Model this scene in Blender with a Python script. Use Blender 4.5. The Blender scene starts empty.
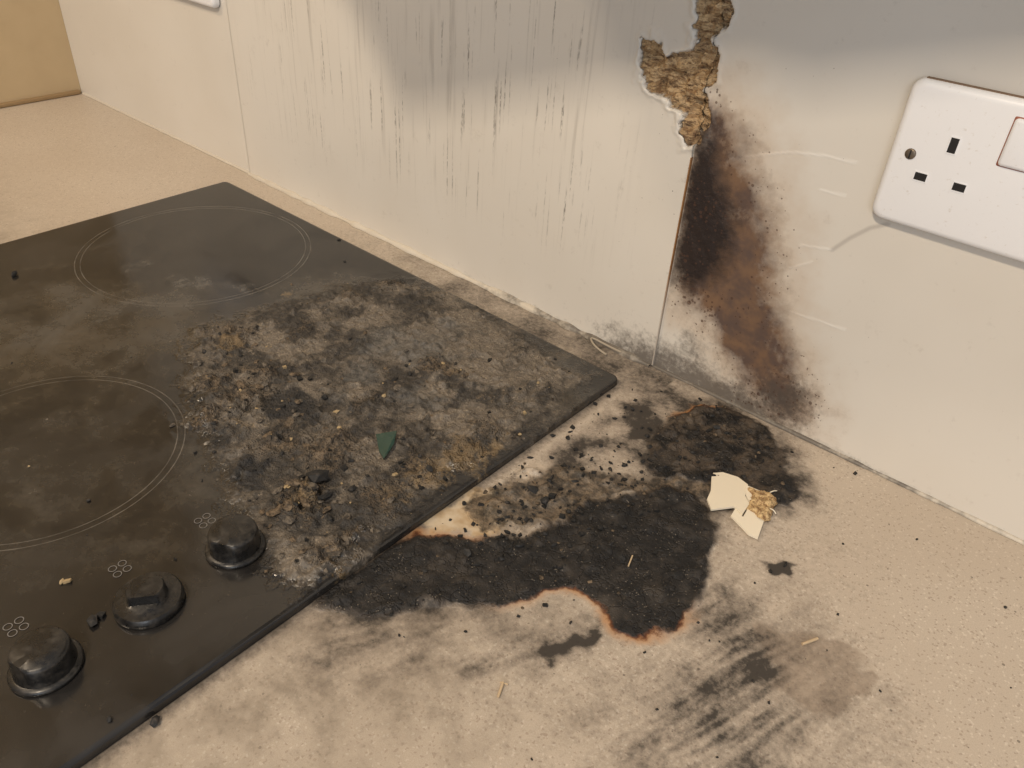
import bpy, math, random, bmesh
import numpy as np
from mathutils import Vector
random.seed(7); rng=np.random.RandomState(11)
scene=bpy.context.scene
try:
    scene.view_settings.view_transform='Standard'; scene.view_settings.look='None'
except Exception: pass

# ------------------------------------------------------------------ survey
CAM=np.array([0.27542,-0.52769,0.38297]); EUL=(0.95223,-0.05417,0.71737); F=1.03891*769
def rot(e):
    x,y,z=e
    cx,sx,cy,sy,cz,sz=np.cos(x),np.sin(x),np.cos(y),np.sin(y),np.cos(z),np.sin(z)
    return np.array([[cz,-sz,0],[sz,cz,0],[0,0,1]])@np.array([[cy,0,sy],[0,1,0],[-sy,0,cy]])@np.array([[1,0,0],[0,cx,-sx],[0,sx,cx]])
RM=rot(EUL)
def survey(u,v,ax,val):
    d=RM@np.array([(u-512)/F,(384-v)/F,-1.]); t=(val-CAM[ax])/d[ax]; return CAM+t*d
def C(u,v): p=survey(u,v,2,0.0); return (p[0],p[1])      # worktop plane
def H(u,v,z=.006): p=survey(u,v,2,z); return (p[0],p[1])  # hob glass plane
def W(u,v): p=survey(u,v,1,0.0); return (p[0],p[2])      # wall plane

# ------------------------------------------------------------------ maths
def vn(x,y,s=0):
    xi=np.floor(x); yi=np.floor(y); fx=x-xi; fy=y-yi
    fx=fx*fx*(3-2*fx); fy=fy*fy*(3-2*fy)
    def h(a,b):
        v=np.sin(a*127.1+b*311.7+s*74.7)*43758.5453
        return v-np.floor(v)
    return (h(xi,yi)*(1-fx)+h(xi+1,yi)*fx)*(1-fy)+(h(xi,yi+1)*(1-fx)+h(xi+1,yi+1)*fx)*fy
def fbm(x,y,sc,o=4,s=0):
    r=0;a=.5;t=0
    for i in range(o):
        r=r+a*vn(x*sc+i*17.3,y*sc-i*9.1,s+i); t+=a; a*=.5; sc*=2.03
    return r/t
def sdf(x,y,poly):
    d=np.full(x.shape,1e9); ins=np.zeros(x.shape,bool); n=len(poly)
    for i in range(n):
        ax,ay=poly[i]; bx,by=poly[(i+1)%n]
        ex,ey=bx-ax,by-ay; L=ex*ex+ey*ey+1e-15
        t=np.clip(((x-ax)*ex+(y-ay)*ey)/L,0,1)
        d=np.minimum(d,(x-ax-t*ex)**2+(y-ay-t*ey)**2)
        c=((ay>y)!=(by>y))&(x<(bx-ax)*(y-ay)/((by-ay) if by!=ay else 1e-12)+ax)
        ins^=c
    d=np.sqrt(d); return np.where(ins,-d,d)
def lined(x,y,pts):
    d=np.full(x.shape,1e9)
    for (ax,ay),(bx,by) in zip(pts[:-1],pts[1:]):
        ex,ey=bx-ax,by-ay; L=ex*ex+ey*ey+1e-15
        t=np.clip(((x-ax)*ex+(y-ay)*ey)/L,0,1)
        d=np.minimum(d,(x-ax-t*ex)**2+(y-ay-t*ey)**2)
    return np.sqrt(d)
def ss(a,b,v):
    t=np.clip((v-a)/(b-a),0,1); return t*t*(3-2*t)
def blob(x,y,c,r): return np.exp(-((x-c[0])**2+(y-c[1])**2)/(r*r))
def blobs(x,y,lst,fn):
    o=np.zeros_like(x)
    for p,r,w in lst: o=np.maximum(o,w*blob(x,y,fn(*p),r))
    return o

# ------------------------------------------------------------------ node DSL
class M:
    def __init__(s,name):
        s.m=bpy.data.materials.new(name); s.m.use_nodes=True; s.t=s.m.node_tree; s.n=s.t.nodes; s.l=s.t.links
        s.b=s.n['Principled BSDF']; s._oc=None
    def put(s,sock,v):
        if isinstance(v,bpy.types.NodeSocket): s.l.new(v,sock)
        elif v is not None:
            if isinstance(v,(tuple,list)) and len(v)==3 and sock.type=='RGBA': v=(*v,1)
            sock.default_value=v
    def oc(s):
        if s._oc is None: s._oc=s.n.new('ShaderNodeTexCoord').outputs['Object']
        return s._oc
    def mp(s,sc=(1,1,1),rt=(0,0,0),lo=(0,0,0)):
        n=s.n.new('ShaderNodeMapping'); s.l.new(s.oc(),n.inputs[0])
        n.inputs['Scale'].default_value=sc; n.inputs['Rotation'].default_value=rt; n.inputs['Location'].default_value=lo
        return n.outputs[0]
    def noise(s,scale,det=4,rough=.55,vec=None,dist=0):
        n=s.n.new('ShaderNodeTexNoise'); s.l.new(vec or s.oc(),n.inputs['Vector'])
        n.inputs['Scale'].default_value=scale; n.inputs['Detail'].default_value=min(det,3); n.inputs['Roughness'].default_value=rough; n.inputs['Distortion'].default_value=dist
        return n.outputs[0]
    def vorr(s,scale,vec=None):
        n=s.n.new('ShaderNodeTexVoronoi'); n.inputs['Scale'].default_value=scale; s.l.new(vec or s.oc(),n.inputs['Vector'])
        sp=s.n.new('ShaderNodeSeparateColor'); s.l.new(n.outputs['Color'],sp.inputs[0]); return n.outputs['Distance'],sp.outputs[0]
    def cellrand(s,scale,vec=None): return s.vorr(scale,vec)[1]
    def attr(s,name):
        n=s.n.new('ShaderNodeAttribute'); n.attribute_name=name; return n.outputs['Fac']
    def ma(s,op,a,b=None,c=None,clamp=False):
        n=s.n.new('ShaderNodeMath'); n.operation=op; n.use_clamp=clamp
        s.put(n.inputs[0],a)
        if b is not None: s.put(n.inputs[1],b)
        if c is not None: s.put(n.inputs[2],c)
        return n.outputs[0]
    def mul(s,*a):
        r=a[0]
        for b in a[1:]: r=s.ma('MULTIPLY',r,b)
        return r
    def add(s,*a):
        r=a[0]
        for b in a[1:]: r=s.ma('ADD',r,b)
        return r
    def cn(s,n,k): return s.ma('MULTIPLY_ADD',n,k,-.5*k)   # centred noise * k
    def mr(s,v,a,b,c=0.,d=1.,smooth=True):
        n=s.n.new('ShaderNodeMapRange'); n.interpolation_type='SMOOTHSTEP' if smooth else 'LINEAR'
        s.put(n.inputs['Value'],v)
        for k,q in zip(('From Min','From Max','To Min','To Max'),(a,b,c,d)): s.put(n.inputs[k],float(q) if not isinstance(q,bpy.types.NodeSocket) else q)
        return n.outputs[0]
    def mix(s,f,a,b,mode='MIX'):
        n=s.n.new('ShaderNodeMix'); n.data_type='RGBA'; n.blend_type=mode; n.clamp_factor=True
        s.put(n.inputs[0],f); s.put(n.inputs[6],a); s.put(n.inputs[7],b); return n.outputs[2]
    def mixf(s,f,a,b):
        n=s.n.new('ShaderNodeMix'); n.data_type='FLOAT'; s.put(n.inputs[0],f); s.put(n.inputs[2],a); s.put(n.inputs[3],b); return n.outputs[0]
    def bump(s,h,st=.5,dist=.001,nrm=None):
        n=s.n.new('ShaderNodeBump'); n.inputs['Strength'].default_value=st; n.inputs['Distance'].default_value=dist
        s.l.new(h,n.inputs['Height']); 
        if nrm: s.l.new(nrm,n.inputs['Normal'])
        return n.outputs[0]
    def xyz(s):
        n=s.n.new('ShaderNodeSeparateXYZ'); s.l.new(s.oc(),n.inputs[0]); return n.outputs
    def out(s,col,rough,nrm=None,spec=None,metal=None):
        s.put(s.b.inputs['Base Color'],col); s.put(s.b.inputs['Roughness'],rough)
        if nrm is not None: s.put(s.b.inputs['Normal'],nrm)
        if spec is not None: s.put(s.b.inputs['Specular IOR Level'],spec)
        if metal is not None: s.put(s.b.inputs['Metallic'],metal)
        return s.m

# ------------------------------------------------------------------ mesh helpers
def obj(name,verts,faces,mats,smooth=False,parent=None,fm=None):
    me=bpy.data.meshes.new(name); me.from_pydata([tuple(v) for v in verts],[],faces); 
    for m in mats: me.materials.append(m)
    if fm is not None: me.polygons.foreach_set('material_index',fm)
    if smooth: me.polygons.foreach_set('use_smooth',[True]*len(me.polygons))
    me.update(); o=bpy.data.objects.new(name,me); scene.collection.objects.link(o)
    if parent: o.parent=parent
    return o
def gridobj(name,us,vs,fn,mat,attrs=None,parent=None,flip=False):
    U,V=np.meshgrid(us,vs); nu,nv=len(us),len(vs)
    P=fn(U.ravel(),V.ravel())
    idx=np.arange(nu*nv).reshape(nv,nu)
    a,b,c,d=idx[:-1,:-1].ravel(),idx[:-1,1:].ravel(),idx[1:,1:].ravel(),idx[1:,:-1].ravel()
    Fc=np.stack([a,b,c,d],1) if not flip else np.stack([a,d,c,b],1)
    me=bpy.data.meshes.new(name); me.vertices.add(len(P)); me.vertices.foreach_set('co',P.astype(np.float32).ravel())
    me.loops.add(Fc.size); me.loops.foreach_set('vertex_index',Fc.ravel().astype(np.int32))
    me.polygons.add(len(Fc)); me.polygons.foreach_set('loop_start',np.arange(0,Fc.size,4,dtype=np.int32))
    me.polygons.foreach_set('use_smooth',np.ones(len(Fc),bool))
    me.materials.append(mat); me.update(calc_edges=True); me.validate()
    if attrs:
        for k,v in attrs(P,U.ravel(),V.ravel()).items():
            at=me.attributes.new(k,'FLOAT','POINT'); at.data.foreach_set('value',v.astype(np.float32))
    o=bpy.data.objects.new(name,me); scene.collection.objects.link(o)
    if parent: o.parent=parent
    return o
def empty(name,loc=(0,0,0)):
    o=bpy.data.objects.new(name,None); o.location=loc; scene.collection.objects.link(o); o.empty_display_size=.05; return o
def box(name,lo,hi,mat,bev=0,parent=None,seg=2):
    x0,y0,z0=lo;x1,y1,z1=hi
    v=[(x0,y0,z0),(x1,y0,z0),(x1,y1,z0),(x0,y1,z0),(x0,y0,z1),(x1,y0,z1),(x1,y1,z1),(x0,y1,z1)]
    f=[(0,3,2,1),(4,5,6,7),(0,1,5,4),(1,2,6,5),(2,3,7,6),(3,0,4,7)]
    o=obj(name,v,f,[mat],parent=parent)
    if bev:
        b=o.modifiers.new('b','BEVEL'); b.width=bev; b.segments=seg
        o.data.polygons.foreach_set('use_smooth',[True]*6)
    return o
def axis(parts):
    r=[]
    for a,b,s in parts: r+=list(np.arange(a,b,s))
    r.append(parts[-1][1]); return np.unique(np.round(r,6))

# ================================================================== shapes on worktop
C1=[C(*p) for p in [(318,602),(340,580),(372,562),(398,545),(418,536),(440,538),(470,542),(500,538),(530,540),(552,530),(572,518),(590,505),(612,500),(632,500),(650,492),(668,490),(690,497),(706,510),(714,535),(708,560),(702,590),(688,615),(665,628),(640,634),(618,632),(606,620),(602,606),(590,592),(570,586),(545,588),(525,598),(505,606),(480,606),(455,600),(425,602),(395,610),(360,612)]]
C2=[C(*p) for p in [(648,455),(652,436),(675,420),(700,406),(730,412),(760,425),(778,445),(775,470),(790,480),(796,492),(785,503),(768,498),(745,490),(720,478),(705,482),(690,478),(668,478),(655,470)]]
C3=[C(*p) for p in [(465,508),(500,485),(530,472),(560,466),(600,470),(625,478),(648,480),(690,480),(720,480),(700,505),(650,500),(600,505),(570,525),(540,528),(500,530),(480,520)]]
TAN=[C(*p) for p in [(415,524),(440,505),(480,490),(505,498),(500,512),(535,522),(500,530),(470,532),(440,532)]]
C4=[C(*p) for p in [(700,600),(728,590),(752,612),(778,640),(795,690),(812,740),(805,800),(640,800),(655,740),(678,700),(690,650)]]
C5=[C(*p) for p in [(760,625),(785,630),(815,628),(850,650),(868,680),(850,708),(815,716),(780,700)]]
C6=[C(*p) for p in [(440,660),(470,640),(500,630),(560,620),(600,620),(608,642),(575,662),(540,675),(500,682),(460,688)]]
C6b=[C(*p) for p in [(532,660),(545,642),(575,630),(597,626),(602,640),(575,652),(550,664)]]
C7=[C(*p) for p in [(285,665),(330,625),(400,615),(470,612),(480,640),(430,680),(330,700)]]
C8=[C(*p) for p in [(765,560),(785,557),(798,568),(790,578),(770,572)]]
C9=[C(*p) for p in [(545,455),(620,400),(660,380),(740,398),(800,440),(785,500),(735,530),(722,600),(690,600),(600,520),(540,500)]]
HOBG=.0417
_a=C(535,662); _b=C(600,628); WIPE=math.atan2(_b[1]-_a[1],_b[0]-_a[0])
def counter_masks(x,y):
    d={}
    nA=fbm(x,y,38,5,31); nB=fbm(x,y,90,4,44); nC=fbm(x,y,24,3,91)
    wx=x+(nB-.5)*.02; wy=y+(fbm(x,y,90,4,77)-.5)*.02
    # straight wiping strokes with slight wobble
    a=WIPE; qx=x+(fbm(x,y,18,2,81)-.5)*.016; qy=y+(fbm(x,y,18,2,85)-.5)*.016
    sx=(qx*math.cos(a)+qy*math.sin(a)); sy=(-qx*math.sin(a)+qy*math.cos(a))
    stn=fbm(sx*.10,sy,300,4,55); stn2=fbm(sx*.35,sy,70,4,58)
    c1=sdf(wx,wy,C1)*.5+sdf(x,y,C1)*.5; c2=sdf(wx,wy,C2)
    d['ch']=np.minimum(c1,c2)
    d['c2']=ss(.01,-.005,c2)
    d['cr']=sdf(wx,wy,C3)
    d['tan']=sdf(wx,wy,TAN)
    d['st']=sdf(wx,wy,C5)
    og=blobs(x,y,[((520,598),.016,.6),((545,588),.015,.8),((575,587),.015,1),((595,595),.015,1),((606,622),.016,1),((640,636),.018,1),((680,622),.013,.8),((418,527),.013,1),((440,530),.013,.8),((470,535),.013,.6),((685,410),.014,1),((705,405),.012,1)],C)
    d['og']=og
    D=.8*ss(.02,-.02,sdf(wx,wy,C9))
    D=np.maximum(D,(1-np.clip(og*1.3,0,1))*ss(.035,-.004,d['ch'])*.85)
    D=D*(.45+1.1*ss(.25,.75,nA))
    B=1.0*ss(.030,-.022,sdf(wx,wy,C4))
    B=np.maximum(B,.42*ss(.10,-.0,sdf(wx,wy,C4)))
    B=np.maximum(B,.75*ss(.014,-.016,sdf(wx,wy,C6)))
    B=np.maximum(B,1.15*ss(.008,-.006,sdf(wx,wy,C6b)))
    B=np.maximum(B,.6*ss(.014,-.02,sdf(wx,wy,C7)))
    B=B*(.42+.36*ss(.35,.65,stn)+.35*ss(.3,.7,stn2)+.5*ss(.3,.7,nA)*ss(.3,.6,nC))
    D=np.maximum(D,B)
    E=1.3*ss(.003,-.003,sdf(wx,wy,C8))
    E=np.maximum(E,np.where(x<.03,ss(-.5,-.1,x)*.85*ss(-.075,-.03,y),0)*(.4+1.1*nA))
    E=np.maximum(E,.75*ss(.014,.0,np.abs(x))*ss(-.6,-.5,y))
    E=np.maximum(E,.55*ss(.02,0,-y)*ss(.25,.05,x)*ss(-.3,0,x))
    E=np.maximum(E,.26*ss(.16,.0,sdf(x,y,C1)))
    d['so']=np.maximum(D,E)
    d['dz']=ss(.24,.04,x)*ss(-.16,-.36,y)*(.5+.7*nA)  # front-left darkening: dirt and painted shade together
    return d
def counter_h(x,y):
    ch=np.minimum(sdf(x,y,C1),sdf(x,y,C2)); cr=sdf(x,y,C3)
    n=fbm(x,y,90,4,3); n2=fbm(x,y,55,3,8)
    m=ss(.002,-.002,ch+(n2-.5)*.014)
    h=m*(.0005+.0024*ss(.45,.8,n)+.0008*n2)
    fl=np.abs(fbm(x,y,70,3,15)*2-1)
    h=h+ss(.004,-.004,sdf(x,y,C2))*ss(.10,.02,fl)*.0024
    m2=ss(.003,-.003,cr+(n2-.5)*.015)
    h=np.maximum(h,m2*(.0003+.0034*ss(.45,.8,fbm(x,y,140,4,5))))
    return h
# --- worktop material
m=M('laminate_worktop')
n1=m.noise(1500,3,.75); big=m.noise(6,3); med=m.noise(40,5,.65); fine=m.noise(260,5,.75); grain=m.noise(160,6,.75)
base=m.mix(m.mr(n1,.3,.7),(0.45,0.38,0.305),(0.57,0.50,0.415))
v1_,v2_=m.vorr(900)
base=m.mix(m.mul(m.ma('LESS_THAN',v2_,.06),.40),base,(0.18,.12,.09))
base=m.mix(m.mul(m.ma('GREATER_THAN',v2_,.95),.35),base,(0.80,.74,.64))
base=m.mix(m.mr(big,.35,.7,0,.3),base,(0.42,.345,.27))
vd,vr=m.vorr(210,m.mp(lo=(1,2,3)))
base=m.mix(m.mul(m.ma('LESS_THAN',vd,m.ma('MULTIPLY',vr,1.1)),m.ma('LESS_THAN',vr,.17),.65),base,(0.07,.055,.045))
dz=m.attr('dz')
base=m.mix(m.ma('MULTIPLY',dz,m.mr(med,.3,.7,.4,.9)),base,(0.24,.20,.155))
wet=m.mr(m.add(m.attr('st'),m.cn(med,.012)),.003,-.003,0,.55)
base=m.mix(wet,base,(0.24,.18,.13))
so=m.attr('so')
sv=m.add(so,m.cn(med,.5),m.cn(fine,1.0))
smf=m.mr(sv,.12,1.05,0,.95,False)
base=m.mix(smf,base,m.mix(m.mr(sv,.3,1.1),(0.09,.069,.054),(0.026,.022,.019)))
base=m.mix(m.mr(m.add(m.attr('tan'),m.cn(med,.01),m.cn(grain,.01)),.003,-.004,0,.8),base,m.mix(m.mr(med,.4,.6),(0.43,.30,.16),(0.60,.50,.36)))
cr=m.mr(m.add(m.attr('cr'),m.cn(med,.03),m.cn(fine,.012)),.004,-.004)
base=m.mix(m.mul(cr,.9),base,m.mix(m.mr(m.noise(110,6,.75),.38,.66),(0.020,.017,.014),(0.17,.13,.09)))
chn=m.add(m.attr('ch'),m.cn(med,.010),m.cn(fine,.005))
og=m.attr('og')
base=m.mix(m.ma('MULTIPLY',m.mr(chn,.009,.001),m.ma('MULTIPLY',og,.8)),base,(0.42,.20,.065))
base=m.mix(m.ma('MULTIPLY',m.mr(chn,.0035,.0008),m.mr(og,0,.8,.1,1)),base,(0.11,.038,.014))
cm=m.mr(chn,m.mixf(og,.0045,.0012),-.0012)
charc=m.mix(m.mr(m.noise(80,6,.7),.42,.74),(0.010,.0095,.0095),(0.038,.033,.029))
sp_=m.vorr(1500)
charc=m.mix(m.mul(m.ma('LESS_THAN',sp_[1],.012),.5),charc,(0.28,.24,.19))
charc=m.mix(m.mul(m.attr('c2'),m.mr(med,.4,.65),.85),charc,(0.095,.073,.054))
charc=m.mix(m.mr(m.noise(26,5,.6),.52,.72,0,.6),charc,(0.070,.058,.047))
col=m.mix(cm,base,charc)
crk=m.mr(m.ma('ABSOLUTE',m.ma('SUBTRACT',m.noise(70,3,.6),.5)),0,.03)
hgt_=m.ma('MULTIPLY',cm,m.add(m.mul(crk,.8),m.ma('MULTIPLY',fine,1.3)))
hgt_=m.add(hgt_,m.mul(cr,fine,1.8))
nr=m.bump(hgt_,.75,.0013)
rough=m.mixf(m.ma('MAXIMUM',cm,m.ma('MULTIPLY',smf,.8)),m.mr(grain,.3,.7,.32,.50),.66)
MAT_CT=m.out(col,rough,nr,.4)

wt=empty('worktop')
xs=axis([(-1.036,-.62,.02),(-.62,-.05,.004),(-.05,.40,.0015),(.40,.95,.025)])
ys=axis([(-.64,-.56,.01),(-.56,-.0,.0015)])
def fct(u,v):
    z=counter_h(u,v)
    edge=ss(-.632,-.64,v); z=z-.006*edge
    return np.stack([u,v,z],1)
gridobj('worktop_surface',xs,ys,fct,MAT_CT,lambda P,u,v:counter_masks(u,v),wt)
m=M('worktop_core'); MAT_CORE=m.out((.5,.42,.32),.6)
box('worktop_core',(-1.036,-.64,-.04),(.95,0,-.006),MAT_CORE,0,wt)
m=M('cabinet_white'); MAT_CAB=m.out((.72,.70,.66),.4)
bc=empty('base_cabinet')
box('carcass',(-1.03,-.58,-.9),(.95,-.01,-.041),MAT_CAB,.002,bc)
for i in range(3):
    box('door_panel_%d'%(i+1),(-1.02+i*.655,-.6,-.78),(-.375+i*.655,-.581,-.06),MAT_CAB,.003,bc)
box('floor',(-1.036,-2.6,-.94),(.95,0,-.9),M('floor_vinyl').out((.3,.25,.2),.5))

# ================================================================== HOB
HX0,HX1,HY1,HY0=-.58,0.,-HOBG,-HOBG-.512
CR=[H(*p) for p in [(195,335),(240,318),(300,300),(350,285),(420,285),(470,300),(520,335),(560,362),(585,378),(560,405),(500,450),(450,475),(400,520),(340,560),(310,590),(285,575),(262,535),(240,500),(215,450),(190,405)]]
LUMPS=[((232,340),.022,.008),((205,332),.012,.004),((215,385),.016,.006),((250,400),.022,.008),((262,375),.014,.006),((300,500),.020,.010),((315,490),.010,.007),((320,560),.014,.007),((430,368),.016,.008),((445,375),.010,.006),((350,295),.022,.004),((330,450),.03,.005),((470,455),.02,.004),((395,285),.02,.004),((370,400),.018,.004),((420,470),.02,.005),((280,440),.02,.006),((480,430),.02,.004),((300,330),.02,.004),((205,420),.016,.006),((345,540),.016,.005),((380,500),.02,.005)]
def cfit(ps):
    ps=np.array(ps); A=np.c_[2*ps,np.ones(len(ps))]; s=np.linalg.lstsq(A,(ps**2).sum(1),rcond=None)[0]
    return s[0],s[1],math.sqrt(s[2]+s[0]**2+s[1]**2)
RA=cfit([H(80,262),H(306,245),H(190,206),H(200,307)])
RB=cfit([H(184,425),H(85,376),H(20,548),H(150,492)])
def hob_masks(x,y):
    d={}
    nB=fbm(x,y,70,4,44); nA=fbm(x,y,30,5,31)
    wx=x+(nB-.5)*.03; wy=y+(fbm(x,y,70,4,77)-.5)*.03
    d['cs']=sdf(wx,wy,CR)
    lump=0
    for p,r,h in LUMPS: lump=np.maximum(lump,blob(wx,wy,H(*p),r)*min(1,h/.006))
    d['lp']=lump
    d['dk']=blobs(wx,wy,[((290,408),.028,1.1),((268,435),.018,.8),((312,525),.010,.9),((385,425),.012,.5),((250,475),.02,.9),((235,440),.02,.8),((355,515),.012,.6),((300,455),.012,.5),((240,420),.02,.5)],H)
    d['sl']=blobs(wx,wy,[((385,345),.030,1),((425,350),.034,1),((360,375),.022,.8),((410,395),.03,.7),((470,390),.03,.6),((510,400),.02,.4),((340,400),.02,.6),((450,330),.03,.8),((130,265),.03,.5),((190,280),.035,.6),((240,285),.025,.55)],H)  # smooth grey patches, plus a painted reflection streak on the left glass
    d['tn']=blobs(wx,wy,[((470,455),.022,1),((440,470),.02,.9),((495,445),.015,.9),((300,500),.018,.9),((232,345),.020,1),((395,500),.02,.6),((285,292),.01,.7),((485,400),.015,.5),((340,570),.015,.5),((420,480),.02,.8),((245,425),.012,.5),((380,470),.02,.4),((450,375),.012,.6),((215,385),.014,.6)],H)
    du=blobs(wx,wy,[((60,330),.12,.8),((150,320),.08,.7),((20,350),.1,.8),((100,420),.08,.38),((60,470),.12,.38),((200,480),.06,.42),((150,550),.05,.38),((540,360),.05,.7),((330,300),.06,.9),((450,310),.05,.8),((240,530),.04,.5),((560,395),.03,.9),((10,300),.05,.6)],H)
    d['du']=du*(.6+.8*nA)
    d['as']=ss(.3,.7,fbm(wx,wy,42,5,61))
    return d
def hob_h(x,y):
    s=sdf(x,y,CR); n=fbm(x,y,60,4,2)
    m_=ss(.006,-.006,s+(n-.5)*.035)
    rid=1-np.abs(2*fbm(x,y,75,5,6)-1)
    h=m_*(.0002+.0034*ss(.75,1,rid)*ss(.35,.65,n)+.0018*ss(.5,.8,fbm(x,y,190,3,9)))
    for p,r,hh in LUMPS:
        b=blob(x,y,H(*p),r*.85); h=h+b*hh*(.02+.98*ss(.40,.72,fbm(x,y,120,5,12)))
    return h
def fhob(u,v):
    x=u.copy();y=v.copy();r=.007
    e=np.minimum(np.minimum(x-HX0,HX1-x),np.minimum(y-HY0,HY1-y))
    cx=np.clip(x,HX0+r,HX1-r); cy=np.clip(y,HY0+r,HY1-r)
    dx,dy=x-cx,y-cy; L=np.sqrt(dx*dx+dy*dy)+1e-12; mx=np.maximum(np.abs(dx),np.abs(dy))
    cor=(np.abs(dx)>0)&(np.abs(dy)>0); k=np.where(cor,mx/L,1)
    x=cx+dx*k; y=cy+dy*k
    z=np.interp(e,[0,.0004,.0012,.003,1],[.0005,.0045,.0056,.006,.006])
    z=z+hob_h(x,y)*ss(.0005,.004,e)
    return np.stack([x,y,z],1)
m=M('hob_glass')
X,Y,Z=m.xyz()
smud=m.noise(14,5,.6,dist=.6); fine=m.noise(150,6,.8); med=m.noise(45,6,.7); vf=m.noise(420,4,.75)
col=m.mix(m.mr(smud,.35,.7),(0.010,.0095,.0095),(0.026,.024,.022))
def ringmask(c,rs,wd):
    dx=m.ma('SUBTRACT',X,c[0]); dy=m.ma('SUBTRACT',Y,c[1])
    r=m.ma('SQRT',m.ma('ADD',m.ma('MULTIPLY',dx,dx),m.ma('MULTIPLY',dy,dy)))
    o=None
    for q in rs:
        k=m.mr(m.ma('ABSOLUTE',m.ma('SUBTRACT',r,q)),wd,wd*.4)
        o=k if o is None else m.ma('MAXIMUM',o,k)
    return o
rg=m.ma('MAXIMUM',ringmask(RA,[RA[2],RA[2]-.005],.0006),ringmask(RB,[RB[2],RB[2]-.005],.0005))
rg=m.ma('MAXIMUM',rg,m.ma('MULTIPLY',ringmask((-.15,-.165),[.09,.085],.0006),.6))
col=m.mix(m.ma('MULTIPLY',rg,m.mr(med,.35,.65,.12,.40)),col,(0.3,.28,.25))
du=m.attr('du')
duf=m.mr(m.add(du,m.cn(med,1.0),m.cn(fine,.6)),.15,1.1,0,.75)
col=m.mix(duf,col,m.mix(m.mr(smud,.4,.6),(0.082,.067,.047),(0.10,.091,.077)))
col=m.mix(m.mr(vf,.66,.76,0,.4),col,(0.14,.12,.095))
cm=m.mr(m.add(m.attr('cs'),m.cn(med,.05),m.cn(fine,.02)),.012,-.012)
av=m.add(m.mul(m.attr('as'),.40),m.mul(fine,.95))
ash=m.mix(m.mr(av,.35,.98),(0.028,.024,.020),(0.170,.143,.112))
ash=m.mix(m.mr(m.add(vf,m.mul(m.attr('as'),.12)),.62,.78,0,.8),ash,(0.31,.26,.20))
col=m.mix(m.ma('MULTIPLY',cm,.93),col,ash)
sl=m.mr(m.add(m.attr('sl'),m.cn(med,1.2)),.35,.9,0,.7)
col=m.mix(sl,col,m.mix(m.mr(fine,.3,.7),(0.05,.05,.048),(0.15,.143,.132)))
lpf=m.mr(m.add(m.attr('lp'),m.cn(fine,1.2)),.35,.85)
col=m.mix(m.ma('MULTIPLY',lpf,.75),col,m.mix(m.mr(m.noise(130,6,.8),.38,.62),(0.018,.014,.011),(0.19,.14,.09)))
tn=m.mr(m.add(m.attr('tn'),m.cn(fine,1.8)),.4,1.0,0,.65)
col=m.mix(tn,col,(0.25,.175,.09))
dk=m.mr(m.add(m.attr('dk'),m.cn(med,1.2)),.35,.85,0,.92)
col=m.mix(dk,col,(0.011,.011,.012))
hg=m.add(m.mul(cm,m.add(m.mul(fine,1.8),m.mul(vf,.6)),m.ma('SUBTRACT',1,m.mul(sl,.6))),m.mul(lpf,fine,2.2))
nr=m.bump(hg,.95,.002)
nr=m.bump(m.mul(duf,vf),.3,.0006,nr)
rough=m.ma('MAXIMUM',m.ma('MAXIMUM',m.ma('MULTIPLY',cm,.70),m.ma('MULTIPLY',duf,.65)),m.mr(smud,.35,.7,.10,.26))
MAT_HOB=m.out(col,rough,nr,.6)
hob=empty('electric_hob')
e=[0,.0004,.0012,.003]
xs=np.unique(np.r_[[HX0+q for q in e],np.arange(HX0+.004,-.46,.004),np.arange(-.46,HX1-.0035,.0014),[HX1-q for q in e]])
ys=np.unique(np.r_[[HY0+q for q in e],np.arange(HY0+.004,HY1-.0035,.0014),[HY1-q for q in e]])
gridobj('glass_top',xs,ys,fhob,MAT_HOB,lambda P,u,v:hob_masks(P[:,0],P[:,1]),hob)
# knobs
m=M('knob_black_plastic')
nn=m.noise(120,6,.75)
MAT_KN=m.out(m.mix(m.mr(nn,.45,.75),(0.010,.0095,.009),(0.045,.04,.034)),m.mr(nn,.3,.7,.22,.45),m.bump(nn,.1,.0004))
def lathe(prof,seg=64):
    v=[];f=[]
    for r,z in prof:
        for i in range(seg):
            a=2*math.pi*i/seg; v.append([r*math.cos(a),r*math.sin(a),z])
    for j in range(len(prof)-1):
        for i in range(seg):
            k=(i+1)%seg; f.append((j*seg+i,j*seg+k,(j+1)*seg+k,(j+1)*seg+i))
    f.append(tuple(range((len(prof)-1)*seg,len(prof)*seg)))
    return v,f
def knob(name,x,y,ang,par,full):
    if full:
        pr=[(.0172,0),(.0180,.0008),(.0180,.0020),(.0170,.0030),(.0154,.0034),(.0152,.0045),(.0150,.0090),(.0146,.0135),(.0140,.0152),(.0125,.0160),(.005,.0161)]
    else:
        pr=[(.0185,0),(.0192,.001),(.0190,.0045),(.0178,.0060),(.0125,.0062),(.0112,.0066),(.0108,.0070),(.0104,.0125),(.0094,.0138),(.004,.0140)]
    v,f=lathe(pr)
    v=np.array(v)
    if full:
        v[:,1]=np.where((v[:,2]>.0060)&(v[:,1]<0),np.maximum(v[:,1],-.0125-.10*(.0161-v[:,2])),v[:,1])
    else:
        v[:,1]=np.where(v[:,2]>.0068,np.clip(v[:,1],-.0070,.0070),v[:,1])
    c,s=math.cos(ang),math.sin(ang)
    vv=np.c_[x+c*v[:,0]-s*v[:,1],y+s*v[:,0]+c*v[:,1],v[:,2]+.006]
    o=obj(name,vv,f,[MAT_KN],True,par)
    md=o.modifiers.new('e','EDGE_SPLIT'); md.split_angle=math.radians(45)
    return o
K=[H(236,548),H(150,603),H(47,667)]
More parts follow.
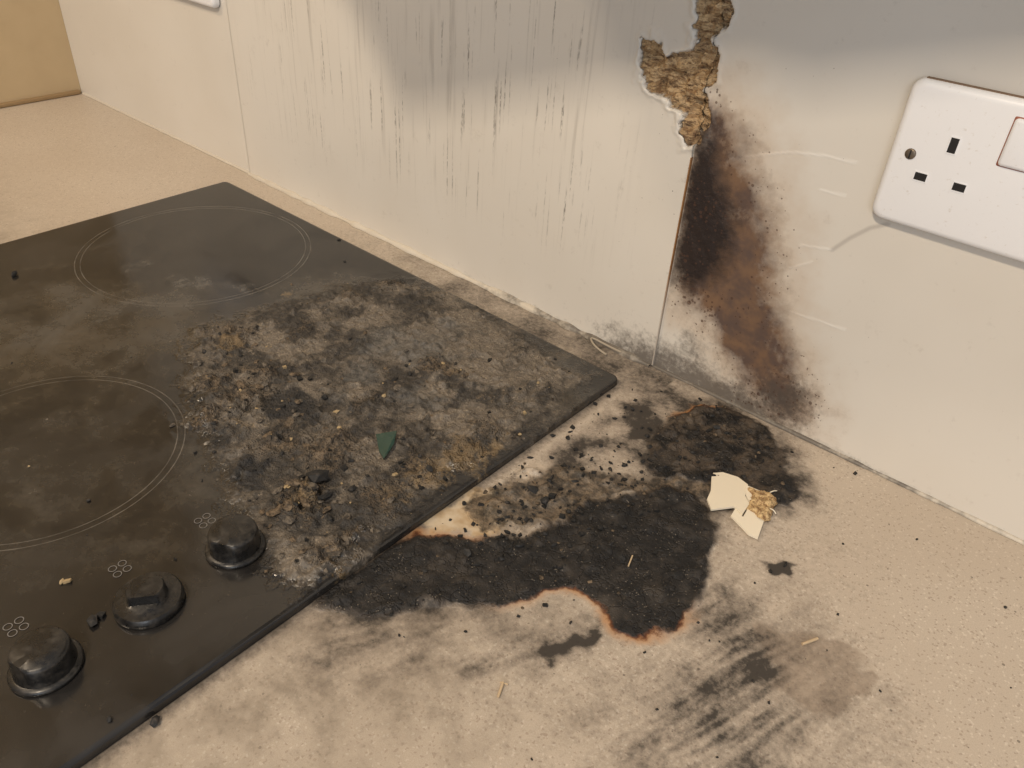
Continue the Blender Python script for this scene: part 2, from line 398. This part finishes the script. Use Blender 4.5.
stp=(np.array(K[2])-np.array(K[0]))/2
K.append(tuple(np.array(K[2])+stp))
for i,k in enumerate(K): knob('knob_%d'%(i+1),k[0],k[1],[.5,.9,.2,0][i],hob,i!=1)
m=M('hob_print'); MAT_PR=m.out((.15,.145,.14),.5)
def icon(name,cx,cy,par):
    v=[];f=[]
    for ox,oy in [(-.0030,-.0030),(.0030,-.0030),(-.0030,.0030),(.0030,.0030)]:
        b=len(v);N=20
        for i in range(N):
            a=2*math.pi*i/N
            for r in (.0020,.0025): v.append((cx+ox+r*math.cos(a),cy+oy+r*math.sin(a),.00635))
        for i in range(N):
            k=(i+1)%N; f.append((b+2*i,b+2*i+1,b+2*k+1,b+2*k))
    obj(name,v,f,[MAT_PR],False,par)
for i,p in enumerate([(205,521),(120,569),(16,627)]): icon('zone_mark_%d'%(i+1),*H(*p),hob)

# ================================================================== WALLS
W1=[W(*p) for p in [(696,-60),(738,-60),(731,-5),(732,12),(724,28),(713,38),(718,58),(714,78),(704,88),(708,104),(707,124),(700,132),(697,147),(686,146),(682,128),(684,112),(672,108),(668,96),(652,92),(642,78),(640,60),(643,40),(655,38),(663,45),(668,56),(679,52),(690,54),(697,42),(694,28),(702,22),(696,4)]]
W2=[W(*p) for p in [(702,125),(714,150),(724,205),(728,240),(718,268),(702,280),(688,286),(680,280),(678,262),(684,220),(692,170)]]
W3=[W(*p) for p in [(706,100),(730,118),(752,170),(768,225),(774,262),(770,300),(782,345),(802,398),(796,412),(750,402),(735,370),(715,330),(700,304),(680,296),(684,200),(700,120)]]
W4=[W(*p) for p in [(712,280),(768,280),(784,345),(802,400),(760,404),(738,358)]]
PX=.006
def chipd(x,z):
    return sdf(x+(fbm(x,z,150,4,90)-.5)*.010,z+(fbm(x,z,150,4,95)-.5)*.010,W1)
def wall_masks(x,z):
    d={}
    nA=fbm(x,z,45,5,4); nB=fbm(x,z,120,4,9)
    wx=x+(nB-.5)*.010+(nA-.5)*.010; wz=z+(fbm(x,z,60,5,19)-.5)*.03
    d['chip']=chipd(x,z)
    right=ss(PX-.001,PX+.001,x)
    d['dark']=1.15*ss(.026,-.012,sdf(wx,wz,W2))*(.2+.8*right)
    d['brn']=np.maximum(1.2*ss(.022,-.018,sdf(wx,wz,W3))*(.75+.5*nA),1.1*ss(.018,-.010,sdf(wx,wz,W4))*(.6+.8*nB))*(.12+.88*right)
    d['brn']=np.maximum(d['brn'],1.0*blob(wx,wz,W(785,398),.026))
    d['halo']=ss(.07,-.0,sdf(wx,wz,W3))*(.15+.85*right)
    d['drip']=ss(.05,.11,z)*ss(-.62,-.42,x)*ss(-.02,-.10,x)
    sp=1.0*ss(.04,0,sdf(x,z,W3))*(.4+.6*right)
    sp=np.maximum(sp,.25*ss(.11,0,sdf(x,z,W3))); sp=np.maximum(sp,.10*ss(.25,.3,z)*ss(0,.05,x)); sp=np.maximum(sp,.04)
    d['spk']=sp*(.3+1.4*fbm(x,z,35,3,71))
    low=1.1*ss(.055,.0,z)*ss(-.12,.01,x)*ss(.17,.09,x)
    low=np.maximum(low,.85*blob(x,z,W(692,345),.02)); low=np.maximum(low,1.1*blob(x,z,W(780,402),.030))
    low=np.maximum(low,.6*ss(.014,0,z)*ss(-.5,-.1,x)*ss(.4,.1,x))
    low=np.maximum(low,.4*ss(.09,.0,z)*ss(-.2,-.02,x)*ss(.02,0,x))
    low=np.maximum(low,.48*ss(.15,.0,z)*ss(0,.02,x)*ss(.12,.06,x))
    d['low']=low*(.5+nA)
    sc=np.full(x.shape,1e9)
    for pl in [[(745,157),(790,152),(825,156),(856,163)],[(790,312),(815,320),(845,330)],[(820,190),(845,196)],[(800,245),(832,250)],[(790,268),(812,262)]]:
        sc=np.minimum(sc,lined(x,z,[W(*p) for p in pl]))
    d['scr']=ss(.0014,.0002,sc)
    d['rub']=ss(.0022,.0004,lined(x,z,[W(*p) for p in [(832,250),(850,238),(870,228),(888,224)]]))
    return d
m=M('splashback_laminate')
big=m.noise(5,3); fine=m.noise(190,6,.75); med=m.noise(50,5,.65)
Xs=m.xyz()
col=m.mix(m.mr(big,.3,.7),(0.63,0.59,0.525),(0.67,.635,.575))
run=m.noise(1,6,.65,m.mp(sc=(170,170,7)))
col=m.mix(m.ma('MULTIPLY',m.attr('drip'),m.mr(run,.54,.74,0,.32)),col,(0.26,.23,.2))
st=m.noise(1,2,.5,m.mp(sc=(330,330,10))); br=m.noise(1,4,.7,m.mp(sc=(500,500,170),lo=(3,3,3))); pt=m.noise(1,3,.5,m.mp(sc=(30,30,12),lo=(7,1,3)))
sk=m.mul(m.mr(st,.58,.70),m.mr(br,.38,.60),m.mr(pt,.42,.56),m.attr('drip'))
col=m.mix(m.mul(sk,.70),col,(0.085,.07,.06))
col=m.mix(m.ma('MULTIPLY',m.attr('scr'),.40),col,(0.86,.84,.80))
col=m.mix(m.ma('MULTIPLY',m.attr('rub'),.4),col,(0.25,.22,.2))
halo=m.mr(m.add(m.attr('halo'),m.cn(med,.8)),.25,1.3,0,.6)
col=m.mix(halo,col,(0.48,.36,.25))
bv=m.add(m.attr('brn'),m.cn(med,.6),m.cn(fine,.6))
brn=m.mr(bv,.1,1.1,0,.94,False)
col=m.mix(brn,col,m.mix(m.mr(m.noise(40,5,.7),.35,.65),(0.16,.085,.043),(0.075,.043,.034)))
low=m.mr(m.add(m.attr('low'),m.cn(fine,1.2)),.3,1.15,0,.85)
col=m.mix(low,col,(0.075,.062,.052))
dk=m.mr(m.add(m.attr('dark'),m.cn(fine,.6),m.cn(med,.6)),.2,1.05,0,.96,False)
col=m.mix(dk,col,(0.019,.013,.012))
for sc,th,lo in [(420,1.6,(0,0,0)),(200,1.0,(5,5,5))]:
    v,r_=m.vorr(sc,m.mp(lo=lo))
    keep=m.ma('LESS_THAN',r_,m.ma('MULTIPLY',m.attr('spk'),.26))
    col=m.mix(m.mul(m.ma('LESS_THAN',v,m.ma('MULTIPLY_ADD',r_,th,.05)),keep,.7),col,(0.07,.036,.024))
# exposed chipboard
cs=m.add(m.attr('chip'),m.cn(m.noise(300,4),.002))
cm=m.mr(cs,.0006,-.0005)
fl=m.noise(1,5,.75,m.mp(sc=(160,160,380),rt=(0,.5,0)))
r1=m.cellrand(1,m.mp(sc=(170,170,520),rt=(0,.6,0))); r2=m.cellrand(1,m.mp(sc=(420,420,150),rt=(0,.3,0),lo=(3,3,3)))
chipc=m.mix(r1,(0.26,.15,.07),(0.66,.48,.28))
chipc=m.mix(m.mul(r2,.5),chipc,(0.56,.38,.19))
chipc=m.mix(m.mr(fl,.48,.66,0,.8),chipc,(0.11,.058,.03))
burnt=m.mr(m.add(Xs[2],m.mul(fine,.03)),.234,.208)
chipc=m.mix(m.ma('MULTIPLY',burnt,.5),chipc,(0.10,.05,.03))
col=m.mix(cm,col,chipc)
nr=m.bump(m.add(m.mul(cm,m.add(m.mul(fl,2.),fine,r1)),m.mul(dk,fine,.5)),.95,.0018)
nr=m.bump(m.add(m.mul(big,2),m.mul(m.attr('scr'),.8)),.25,.001,nr)
rough=m.mixf(cm,m.mixf(m.ma('MAXIMUM',dk,brn),.34,.65),.85)
MAT_PANEL=MAT_WALL=m.out(col,rough,nr,.38)
def wf(y0):
    def f(u,v):
        s=chipd(u,v); n=fbm(u,v,130,5,21)
        dp=ss(.0010,-.0010,s)
        y=y0+dp*(.0008+.009*ss(.2,.8,n))
        rim=np.exp(-((s-.0022)/.002)**2)*fbm(u,v,90,3,3)*.0016
        d=ss(.004,-.01,sdf(u,v,W2))*ss(PX,PX+.003,u); y=y-d*.0012*fbm(u,v,180,4,30)-rim
        return np.stack([u,y,v],1)
    return f
PT=.0022
sp=empty('splashback_panel')
xs=axis([(-.59,-.06,.006),(-.06,PX,.001)]); zs=axis([(.002,.19,.002),(.19,.34,.001),(.34,.62,.02)])
gridobj('panel_face',xs,zs,wf(-PT),MAT_PANEL,lambda P,u,v:wall_masks(u,v),sp)
m=M('panel_edge'); X,Y,Z=m.xyz()
nn=m.noise(90,4,.7)
MAT_EDGE=m.out(m.mix(m.mr(m.ma('ADD',Z,m.ma('MULTIPLY',nn,.03)),.05,.12),m.mix(nn,(0.36,.32,.27),(0.5,.45,.39)),m.mix(nn,(0.36,.20,.09),(0.16,.07,.03))),.8,None,.1)
MAT_EDL=M('panel_edge_clean').out((.62,.58,.52),.5)
box('panel_edge_right',(PX-.0008,-PT-.0001,.002),(PX+.0001,-.0001,.186),MAT_EDGE,0,sp)
box('panel_edge_left',(-.5902,-PT,.002),(-.5895,-.0001,.62),MAT_EDL,0,sp)
xs=axis([(-1.036,-.6,.02),(-.6,0,.01),(0,.20,.0012),(.20,.36,.003),(.36,.95,.02)]); zs=axis([(-.0,.36,.0014),(.36,.62,.02)])
wb=empty('wall_back')
gridobj('wall_surface',xs,zs,wf(0),MAT_WALL,lambda P,u,v:wall_masks(u,v),wb)
m=M('painted_plaster'); MAT_PL=m.out(m.mix(m.noise(8),(0.66,.62,.55),(0.6,.56,.49)),.7)
box('wall_core',(-1.036,.014,-.9),(.95,.1,1.55),MAT_PL,0,wb)
m=M('tan_wall'); n=m.noise(30,4)
MAT_TAN=m.out(m.mix(n,(0.45,.34,.20),(0.52,.40,.24)),.6)
wl=box('wall_left',(-1.10,-2.0,-.9),(-1.0365,.1,1.55),MAT_TAN)
box('trim_left',(-1.0364,-.64,.0005),(-1.030,-.004,.006),M('seal_brown').out((.3,.2,.1),.6),.001)
m=M('silicone_seal'); nn=m.noise(60,6,.75); X,Y,Z=m.xyz()
so=m.mr(m.ma('ABSOLUTE',m.ma('SUBTRACT',X,.06)),.42,.03)
MAT_SE=m.out(m.mix(m.mr(m.add(so,m.cn(nn,1.6)),.3,1.0,0,.88),m.mix(nn,(0.52,.46,.37),(0.64,.60,.52)),(0.07,.058,.048)),.45,m.bump(nn,.4,.001))
def bead(x0,x1,yoff,r,amp,seed):
    xs=np.arange(x0,x1,.003); v=[];f=[];k=7
    for i,x in enumerate(xs):
        rr=r*(1+amp*(vn(np.array([x*70.]),np.array([seed*1.]),seed)[0]-.5))
        for j in range(k):
            a=math.pi/2*j/(k-1)
            v.append((x,yoff-rr*math.sin(a)*1.05-.0001,rr*math.cos(a)+.0003))
    for i in range(len(xs)-1):
        for j in range(k-1):
            a=i*k+j; f.append((a,a+k,a+k+1,a+1))
    return v,f
v1,f1=bead(-.59,PX,-PT,.0038,.8,3); v2,f2=bead(PX,.95,0,.0020,.6,5); v0,f0=bead(-1.03,-.59,0,.0022,.5,8)
V=v1+v2+v0; Fc=f1+[tuple(a+len(v1) for a in q) for q in f2]+[tuple(a+len(v1)+len(v2) for a in q) for q in f0]
obj('trim_silicone_seal',V,Fc,[MAT_SE],True)
def tube(name,pts,r,mat,par=None):
    cu=bpy.data.curves.new(name,'CURVE'); cu.dimensions='3D'; cu.bevel_depth=r; cu.bevel_resolution=3; cu.use_fill_caps=True
    s=cu.splines.new('NURBS'); s.points.add(len(pts)-1)
    for p,q in zip(s.points,pts): p.co=(*q,1)
    s.use_endpoint_u=True; s.order_u=3
    cu.materials.append(mat); o=bpy.data.objects.new(name,cu); scene.collection.objects.link(o)
    if par: o.parent=par
    return o
g=[]
for (u,v),z in [((625,352),.003),((608,346),.003),((596,338),.004),((590,344),.0045),((596,352),.004),((606,357),.0025)]:
    p=C(u,v); g.append((p[0],min(p[1],-.006),z))
tube('silicone_strand',g,.0009,M('silicone_cream').out((.36,.31,.24),.5))

# ================================================================== SOCKET
m=M('socket_plastic'); nn=m.noise(300,5,.7); X,Y,Z=m.xyz()
MAT_SK=m.out(m.mix(m.mr(nn,.62,.75,0,.35),(0.80,.80,.81),(0.45,.38,.3)),.28,None,.5)
MAT_HOLE=M('socket_hole').out((.01,.008,.007),.6)
MAT_SCR=M('screw_metal').out((.2,.16,.12),.4,None,None,.8)
MAT_RED=M('switch_surround').out((.30,.10,.06),.5)
MAT_GR=M('plate_grime').out((.2,.13,.08),.8)
def socket(name,x0,z0):
    w,h,t=.146,.086,.009
    e=empty(name,(0,0,0))
    N=10; ol=[]
    r=.007
    for cx,cz,a0 in [(w-r,h-r,0),(r,h-r,90),(r,r,180),(w-r,r,270)]:
        for i in range(N): 
            a=math.radians(a0+90*i/(N-1)); ol.append((cx+r*math.cos(a),cz+r*math.sin(a)))
    ol=np.array(ol); c=np.array([w/2,h/2]); v=[];f=[]
    for ins,y in [(0,-.0013),(0,-.0055),(.0007,-.0075),(.002,-.0088),(.004,-.0093)]:
        q=c+(ol-c)*np.array([1-2*ins/w,1-2*ins/h])
        for a in q: v.append((x0+a[0],y,z0+a[1]))
    n=len(ol)
    for j in range(4):
        for i in range(n): k=(i+1)%n; f.append((j*n+i,(j+1)*n+i,(j+1)*n+k,j*n+k))
    f.append(tuple(range(4*n,5*n))[::-1])
    o=obj('plate',v,f,[MAT_SK],True,e); md=o.modifiers.new('e','EDGE_SPLIT'); md.split_angle=math.radians(35)
    F0=-.0093
    for k,ox in enumerate((.0335,w-.0335)):
        def slot(nm,cx,cz,sw,sh):
            X0,X1,Z0,Z1=x0+cx-sw/2,x0+cx+sw/2,z0+cz-sh/2,z0+cz+sh/2
            box(nm,(X0,F0-.00015,Z0),(X1,F0+.004,Z1),MAT_HOLE,0,e)
            b=.0007
            for q,(a0,a1,c0,c1) in enumerate([(X0-b,X1+b,Z1,Z1+b),(X0-b,X1+b,Z0-b,Z0),(X0-b,X0,Z0,Z1),(X1,X1+b,Z0,Z1)]):
                box(nm+'_rim_%d'%q,(a0,F0-.0004,c0),(a1,F0+.001,c1),MAT_SK,0,e)
        slot('earth_slot_%d'%k,ox,.0545,.0046,.0088)
        slot('live_slot_%d'%k,ox+.0112,.0325,.0070,.0046)
        slot('neutral_slot_%d'%k,ox-.0112,.0325,.0070,.0046)
    for k,ox in enumerate((.0672,w-.0115)):
        box('rocker_surround_%d'%k,(x0+ox-.0092,F0-.0006,z0+.0495),(x0+ox+.0092,F0+.002,z0+.0778),MAT_RED,.0028,e,4)
        box('rocker_%d'%k,(x0+ox-.0084,F0-.0024,z0+.0503),(x0+ox+.0084,F0+.002,z0+.0770),MAT_SK,.0024,e,4)
    for k,ox in enumerate((.0125,w-.0125)):
        v,f=lathe([(.0032,0),(.0032,.0006),(.0025,.0010),(.0006,.0010)],24)
        zz=.044 if k==0 else .030
        v=[(x0+ox+a,F0-c,z0+zz+b) for a,b,c in v]
        obj('screw_%d'%k,v,[q[::-1] for q in f],[MAT_SCR],True,e)
        box('screw_slot_%d'%k,(x0+ox-.0004,F0-.0013,z0+zz-.0025),(x0+ox+.0004,F0-.0005,z0+zz+.0025),MAT_HOLE,0,e)
    box('plate_top_grime',(x0+.006,-.005,z0+h-.0002),(x0+w-.006,-.0013,z0+h+.0004),MAT_GR,0,e)
    return e
socket('double_socket',.140,.1865)
p=W(204,5)
socket('double_socket',p[0]-.110,p[1]+.002)

# ================================================================== DEBRIS
m=M('char_crumbs'); nn=m.noise(300,4,.7)
MAT_CH=m.out(m.mix(m.mr(nn,.5,.75),(0.010,.010,.010),(0.05,.042,.036)),.7)
m=M('brown_crumbs'); nn=m.noise(260,4,.75); MAT_BR=m.out(m.mix(m.mr(nn,.35,.65),(.03,.022,.015),(.17,.125,.08)),.85,m.bump(nn,.8,.001))
MAT_YE=M('tan_crumbs').out((.36,.27,.15),.8)
m=M('ash_crumbs'); nn=m.noise(260,4,.75); MAT_AS=m.out(m.mix(m.mr(nn,.35,.65),(.035,.03,.026),(.16,.135,.105)),.9,m.bump(nn,.8,.001))
t=(1+5**.5)/2
IV=np.array([(-1,t,0),(1,t,0),(-1,-t,0),(1,-t,0),(0,-1,t),(0,1,t),(0,-1,-t),(0,1,-t),(t,0,-1),(t,0,1),(-t,0,-1),(-t,0,1)])/math.sqrt(1+t*t)
IF=[(0,11,5),(0,5,1),(0,1,7),(0,7,10),(0,10,11),(1,5,9),(5,11,4),(11,10,2),(10,7,6),(7,1,8),(3,9,4),(3,4,2),(3,2,6),(3,6,8),(3,8,9),(4,9,5),(2,4,11),(6,2,10),(8,6,7),(9,8,1)]
BV=[(-1,-1,-1),(1,-1,-1),(1,1,-1),(-1,1,-1),(-1,-1,1),(1,-1,1),(1,1,1),(-1,1,1)]
BF=[(0,3,2,1),(4,5,6,7),(0,1,5,4),(1,2,6,5),(2,3,7,6),(3,0,4,7)]
def subd(V,Fs):
    V=[tuple(v) for v in V]; c={}; nf=[]
    def mid(a,b):
        k=(min(a,b),max(a,b))
        if k not in c:
            q=(np.array(V[a])+np.array(V[b]))/2; q=q/np.linalg.norm(q); c[k]=len(V); V.append(tuple(q))
        return c[k]
    for a,b,d in Fs:
        x,y,z=mid(a,b),mid(b,d),mid(d,a); nf+=[(a,x,z),(b,y,x),(d,z,y),(x,y,z)]
    return np.array(V),nf
IV2,IF2=subd(IV,IF)
def crumbs(name,items):
    V=[];Fc=[];FM=[]
    for x,y,z,s,mt in items:
        if s>.0024 and mt!=0: A=IV2.copy(); FF=IF2
        elif rng.rand()<.5 and s<.0034: A=np.array(BV,float)*.62; FF=BF
        else: A=IV.copy(); FF=IF
        fz=(.28+.25*rng.rand()) if mt in (1,3) else (.5+.4*rng.rand())
        A=A*(1+.6*(rng.rand(len(A),1)-.5))*np.array([1+.6*rng.rand(),.6+.5*rng.rand(),fz])*s
        A=A@rot((rng.rand()*.5-.25,rng.rand()*.5-.25,rng.rand()*6.28)).T
        A=A+np.array([x,y,z-A[:,2].min()-.0002-.12*s]); b=len(V); V+=A.tolist()
        Fc+=[tuple(i+b for i in q) for q in FF]; FM+=[mt]*len(FF)
    return obj(name,V,Fc,[MAT_CH,MAT_BR,MAT_YE,MAT_AS],False,None,FM)
def hgt(fn,x,y): return float(fn(np.array([x]),np.array([y]))[0])
def hgts(fn,L):
    xx=np.array([q[0] for q in L]); yy=np.array([q[1] for q in L]); return fn(xx,yy)
it=[]
for u,v,s in [(632,410,.0024),(625,408,.0015),(695,385,.0026),(855,474,.0024),(150,715,.0035),(545,432,.002),(530,458,.002),(523,505,.0022),(595,405,.0024),(570,432,.002),(508,505,.0024),(533,492,.0034),(560,490,.0032),(552,500,.003),(575,482,.0024),(640,455,.002),(605,395,.0024),(582,470,.002),(480,545,.0024),(560,570,.002),(640,515,.003),(770,572,.0018),(785,565,.002),(610,470,.002),(700,400,.0018),(465,530,.0024),(445,545,.0024),(650,430,.0024),(690,440,.0024),(716,432,.0028),(520,548,.003),(500,560,.0026),(468,556,.0028),(590,520,.0024),(655,512,.003),(600,530,.0026),(425,572,.002),(545,505,.003)]:
    x,y=C(u,v)
    if x<.003: x=.004
    it.append((x,y,s*.85,0))
cl=[((545,500),.03,140),((600,480),.03,100),((480,550),.03,80),((620,540),.03,20),((700,440),.03,90),((560,560),.03,20),((500,515),.02,70),((600,420),.03,50),((720,640),.03,15),((400,580),.02,35),((760,450),.02,40),((820,560),.12,35),((550,680),.08,15),((660,480),.02,60)]
for p,r,n in cl:
    cx,cy=C(*p)
    for i in range(n):
        x=cx+rng.randn()*r; y=cy+rng.randn()*r*.8
        if x<.004 or y>-.006 or y<-.6 or x>.6: continue
        it.append((x,y,.0003+(.0019 if r<.05 else .001)*rng.rand()**2.8,0 if rng.rand()<.85 else 1))
zz=hgts(counter_h,it); crumbs('charred_debris',[(a,b,z,s,t_) for (a,b,s,t_),z in zip(it,zz)])
it=[]
for u,v,s,mt in [(15,276,.003,0),(93,623,.0036,0),(101,616,.0026,0),(68,582,.0022,2),(62,583,.0015,2),(490,362,.0022,0),(555,360,.0015,0),(520,435,.0015,2),(255,376,.003,0),(300,380,.0025,0),(325,400,.0025,0),(237,375,.003,0),(345,470,.0028,0),(352,492,.003,0),(330,520,.003,0),(318,483,.0055,0),(306,505,.0045,1),(290,512,.004,1),(296,492,.004,1),(430,475,.0025,0),(445,480,.0022,0),(422,490,.0025,0),(310,380,.002,0),(350,340,.002,0),(410,375,.003,0),(395,380,.0025,0),(275,515,.0035,1),(420,462,.002,0),(110,720,.0015,0),(372,228,.002,0),(345,262,.0015,0),(326,500,.004,0)]:
    x,y=H(u,v)
    if y>HY1-.003: y=HY1-.006
    it.append((x,y,s,mt))
for p,r,n,smax in [((240,350),.022,45,.0028),((250,400),.025,70,.0030),((300,500),.02,80,.0036),((400,480),.035,80,.002),((350,430),.06,100,.002),((430,372),.02,60,.0028),((480,440),.03,45,.0018),((350,310),.04,30,.002),((330,560),.018,40,.0026),((180,560),.06,15,.0012),((120,340),.09,15,.0012),((520,380),.03,20,.0016),((290,440),.03,40,.0022),((210,420),.02,30,.0028),((380,500),.02,30,.0022)]:
    cx,cy=H(*p)
    for i in range(n):
        x=cx+rng.randn()*r; y=cy+rng.randn()*r*.8
        if x<HX0+.01 or x>HX1-.005 or y>HY1-.005 or y<HY0+.01: continue
        s=.0003+smax*rng.rand()**2.6
        mt=int(rng.choice([3,3,1])) if s>.0020 else int(rng.choice([0,0,0,1,1,3,3,2]))
        it.append((x,y,s,mt))
zz=hgts(hob_h,it); crumbs('burnt_crumbs',[(a,b,.006+z,s,t_) for (a,b,s,t_),z in zip(it,zz)])

# broken melamine chip with chipboard backing
m=M('melamine_cream'); MAT_ME=m.out((.78,.71,.57),.45)
m=M('chipboard_raw'); nn=m.noise(350,5,.8); MAT_CB=m.out(m.mix(m.mr(nn,.35,.65),(0.22,.12,.05),(0.66,.48,.25)),.85,m.bump(nn,.9,.0015))
def slab(name,pts,z0,t,mats,par,tilt=(0,0)):
    P=[C(*p) for p in pts]; c=np.mean(P,0); n=len(P)
    zf=lambda p:z0+tilt[0]*(p[0]-c[0])+tilt[1]*(p[1]-c[1])
    V=[(p[0],p[1],zf(p)) for p in P]+[(p[0],p[1],zf(p)+t) for p in P]
    Fc=[tuple(range(n)),tuple(range(n,2*n))[::-1]]+[(i,n+i,n+(i+1)%n,(i+1)%n) for i in range(n)]
    o=obj(name,V,Fc,mats,False,par)
    bm=bmesh.new(); bm.from_mesh(o.data); bmesh.ops.recalc_face_normals(bm,faces=bm.faces); bm.to_mesh(o.data); bm.free()
    return o
chip=empty('broken_laminate_chip')
slab('melamine_face',[(711,476),(722,475),(737,480),(747,488),(744,500),(748,508),(741,519),(733,511),(710,514),(706,503),(710,494)],.0022,.0016,[MAT_ME],chip,(.03,-.03))
slab('melamine_corner',[(744,489),(764,497),(770,502),(768,510),(764,521),(757,541),(748,537),(730,519),(734,512.5),(742,520.5),(749,508),(745,500)],.0020,.0016,[MAT_ME],chip,(-.02,.02))
LP=[C(*p) for p in [(746,492),(756,494),(768,497),(776,503),(772,512),(768,523),(760,524),(752,516),(746,512),(750,503)]]
lc=np.mean(LP,0); N=34; us=np.linspace(-.014,.014,N)
def lumpf(u,v):
    x=lc[0]+u; y=lc[1]+v
    s=sdf(x+(fbm(x,y,300,3,2)-.5)*.004,y+(fbm(x,y,300,3,7)-.5)*.004,LP)
    z=np.where(s<.0006,.0036,.0024)+ss(.0006,-.003,s)*.0045*fbm(x,y,350,4,2)*1.3
    z=np.where(s>.0012,.0020,z)
    k=np.clip(s,0,1); r=np.sqrt(u*u+v*v)+1e-9
    x=x-u/r*k; y=y-v/r*k
    return np.stack([x,y,z],1)
gridobj('chipboard_lump',us,us,lumpf,MAT_CB,None,chip)
for q,(a,b) in enumerate([((766,500),(775,496)),((768,515),(774,519))]):
    pa=C(*a);pb=C(*b); tube('fibre_%d'%q,[(*pa,.006),((pa[0]+pb[0])/2,(pa[1]+pb[1])/2,.0075),(*pb,.005)],.0004,MAT_ME,chip)
m=M('green_glass'); MAT_GL=m.out((.02,.05,.038),.15,m.bump(m.noise(200),.5,.001),.6)
P=[H(376,436,.011),H(397,433,.013),H(394,446,.010),H(384,461,.008),H(379,452,.009)]
zz=[.011,.0135,.0105,.0085,.009]
V=[(p[0],p[1],z) for p,z in zip(P,zz)]+[(p[0],p[1],z+.0018) for p,z in zip(P,zz)]
obj('glass_shard',V,[(4,3,2,1,0),(5,6,7,8,9)]+[(i,(i+1)%5,5+(i+1)%5,5+i) for i in range(5)],[MAT_GL])
MAT_SP=M('wood_splinter').out((.5,.38,.24),.7)
spl=empty('wood_splinters')
for q,(a,b,r) in enumerate([((802,645),(817,640),.0009),((498,698),(503,684),.0008),((628,568),(632,558),.0005),((500,683),(508,686),.0004)]):
    pa=C(*a);pb=C(*b); zb=hgt(counter_h,*pa); tube('splinter_%d'%q,[(*pa,zb+.0008),(*pb,zb+.0014)],r,MAT_SP,spl)

# ================================================================== LIGHT + unseen shadow blocker
L=np.array([.25,-1.35,1.45])
def area(name,loc,target,size,en,col,sy=None):
    l=bpy.data.lights.new(name,'AREA'); l.energy=en; l.color=col; l.size=size
    if sy: l.shape='RECTANGLE'; l.size_y=sy
    o=bpy.data.objects.new(name,l); scene.collection.objects.link(o); o.location=loc
    o.rotation_euler=(Vector(target)-Vector(loc)).to_track_quat('-Z','Y').to_euler(); return o
area('left_fill_light',L,(-.1,-.2,0),.12,21,(1,.83,.63))
area('left_fill_light',(-.85,-1.0,1.4),(-.95,-.25,0),.10,7,(1,.80,.58))  # added fill light, brightens the left worktop
area('window_light',(1.6,-2.4,.9),(-.1,0,.1),1.2,18,(.86,.92,1.0))
SH=[W(330,-30),W(372,48),W(404,112),W(640,84),W(745,68),W(800,88),W(1024,70),W(1300,40)]
YH=-.30
pts=[]
for s in SH:
    S=np.array([s[0],0,s[1]]); t=(YH-0)/(L[1]-0); pts.append(S+t*(L-S))
zt=.95
front=[(p[0],YH,p[2]) for p in pts]
front[0]=(front[0][0],YH,max(front[0][2],.5))
xa,xb=front[0][0],front[7][0]
V=front+[(xb,YH,zt),(xa,YH,zt)]
k=len(V); V2=V+[(a,-.014,c if c>.5 else c+.12) for a,b,c in V]
Fc=[tuple(range(k)),tuple(range(k,2*k))[::-1]]+[(i,k+i,k+(i+1)%k,(i+1)%k) for i in range(k)]
ho=obj('shadow_blocker',V2,Fc,[M('blocker_grey').out((.55,.55,.55),.4,None,None,.3)])  # unseen blocker, outline projected back from the wanted wall shadow
w=bpy.data.worlds.new('room_light'); scene.world=w; w.use_nodes=True
w.node_tree.nodes['Background'].inputs[0].default_value=(.92,.94,1,1); w.node_tree.nodes['Background'].inputs[1].default_value=.39

cam=bpy.data.cameras.new('camera'); co=bpy.data.objects.new('camera',cam); scene.collection.objects.link(co)
co.location=CAM; co.rotation_euler=EUL; cam.sensor_width=36; cam.lens=F/1024*36; cam.clip_start=.01
scene.camera=co
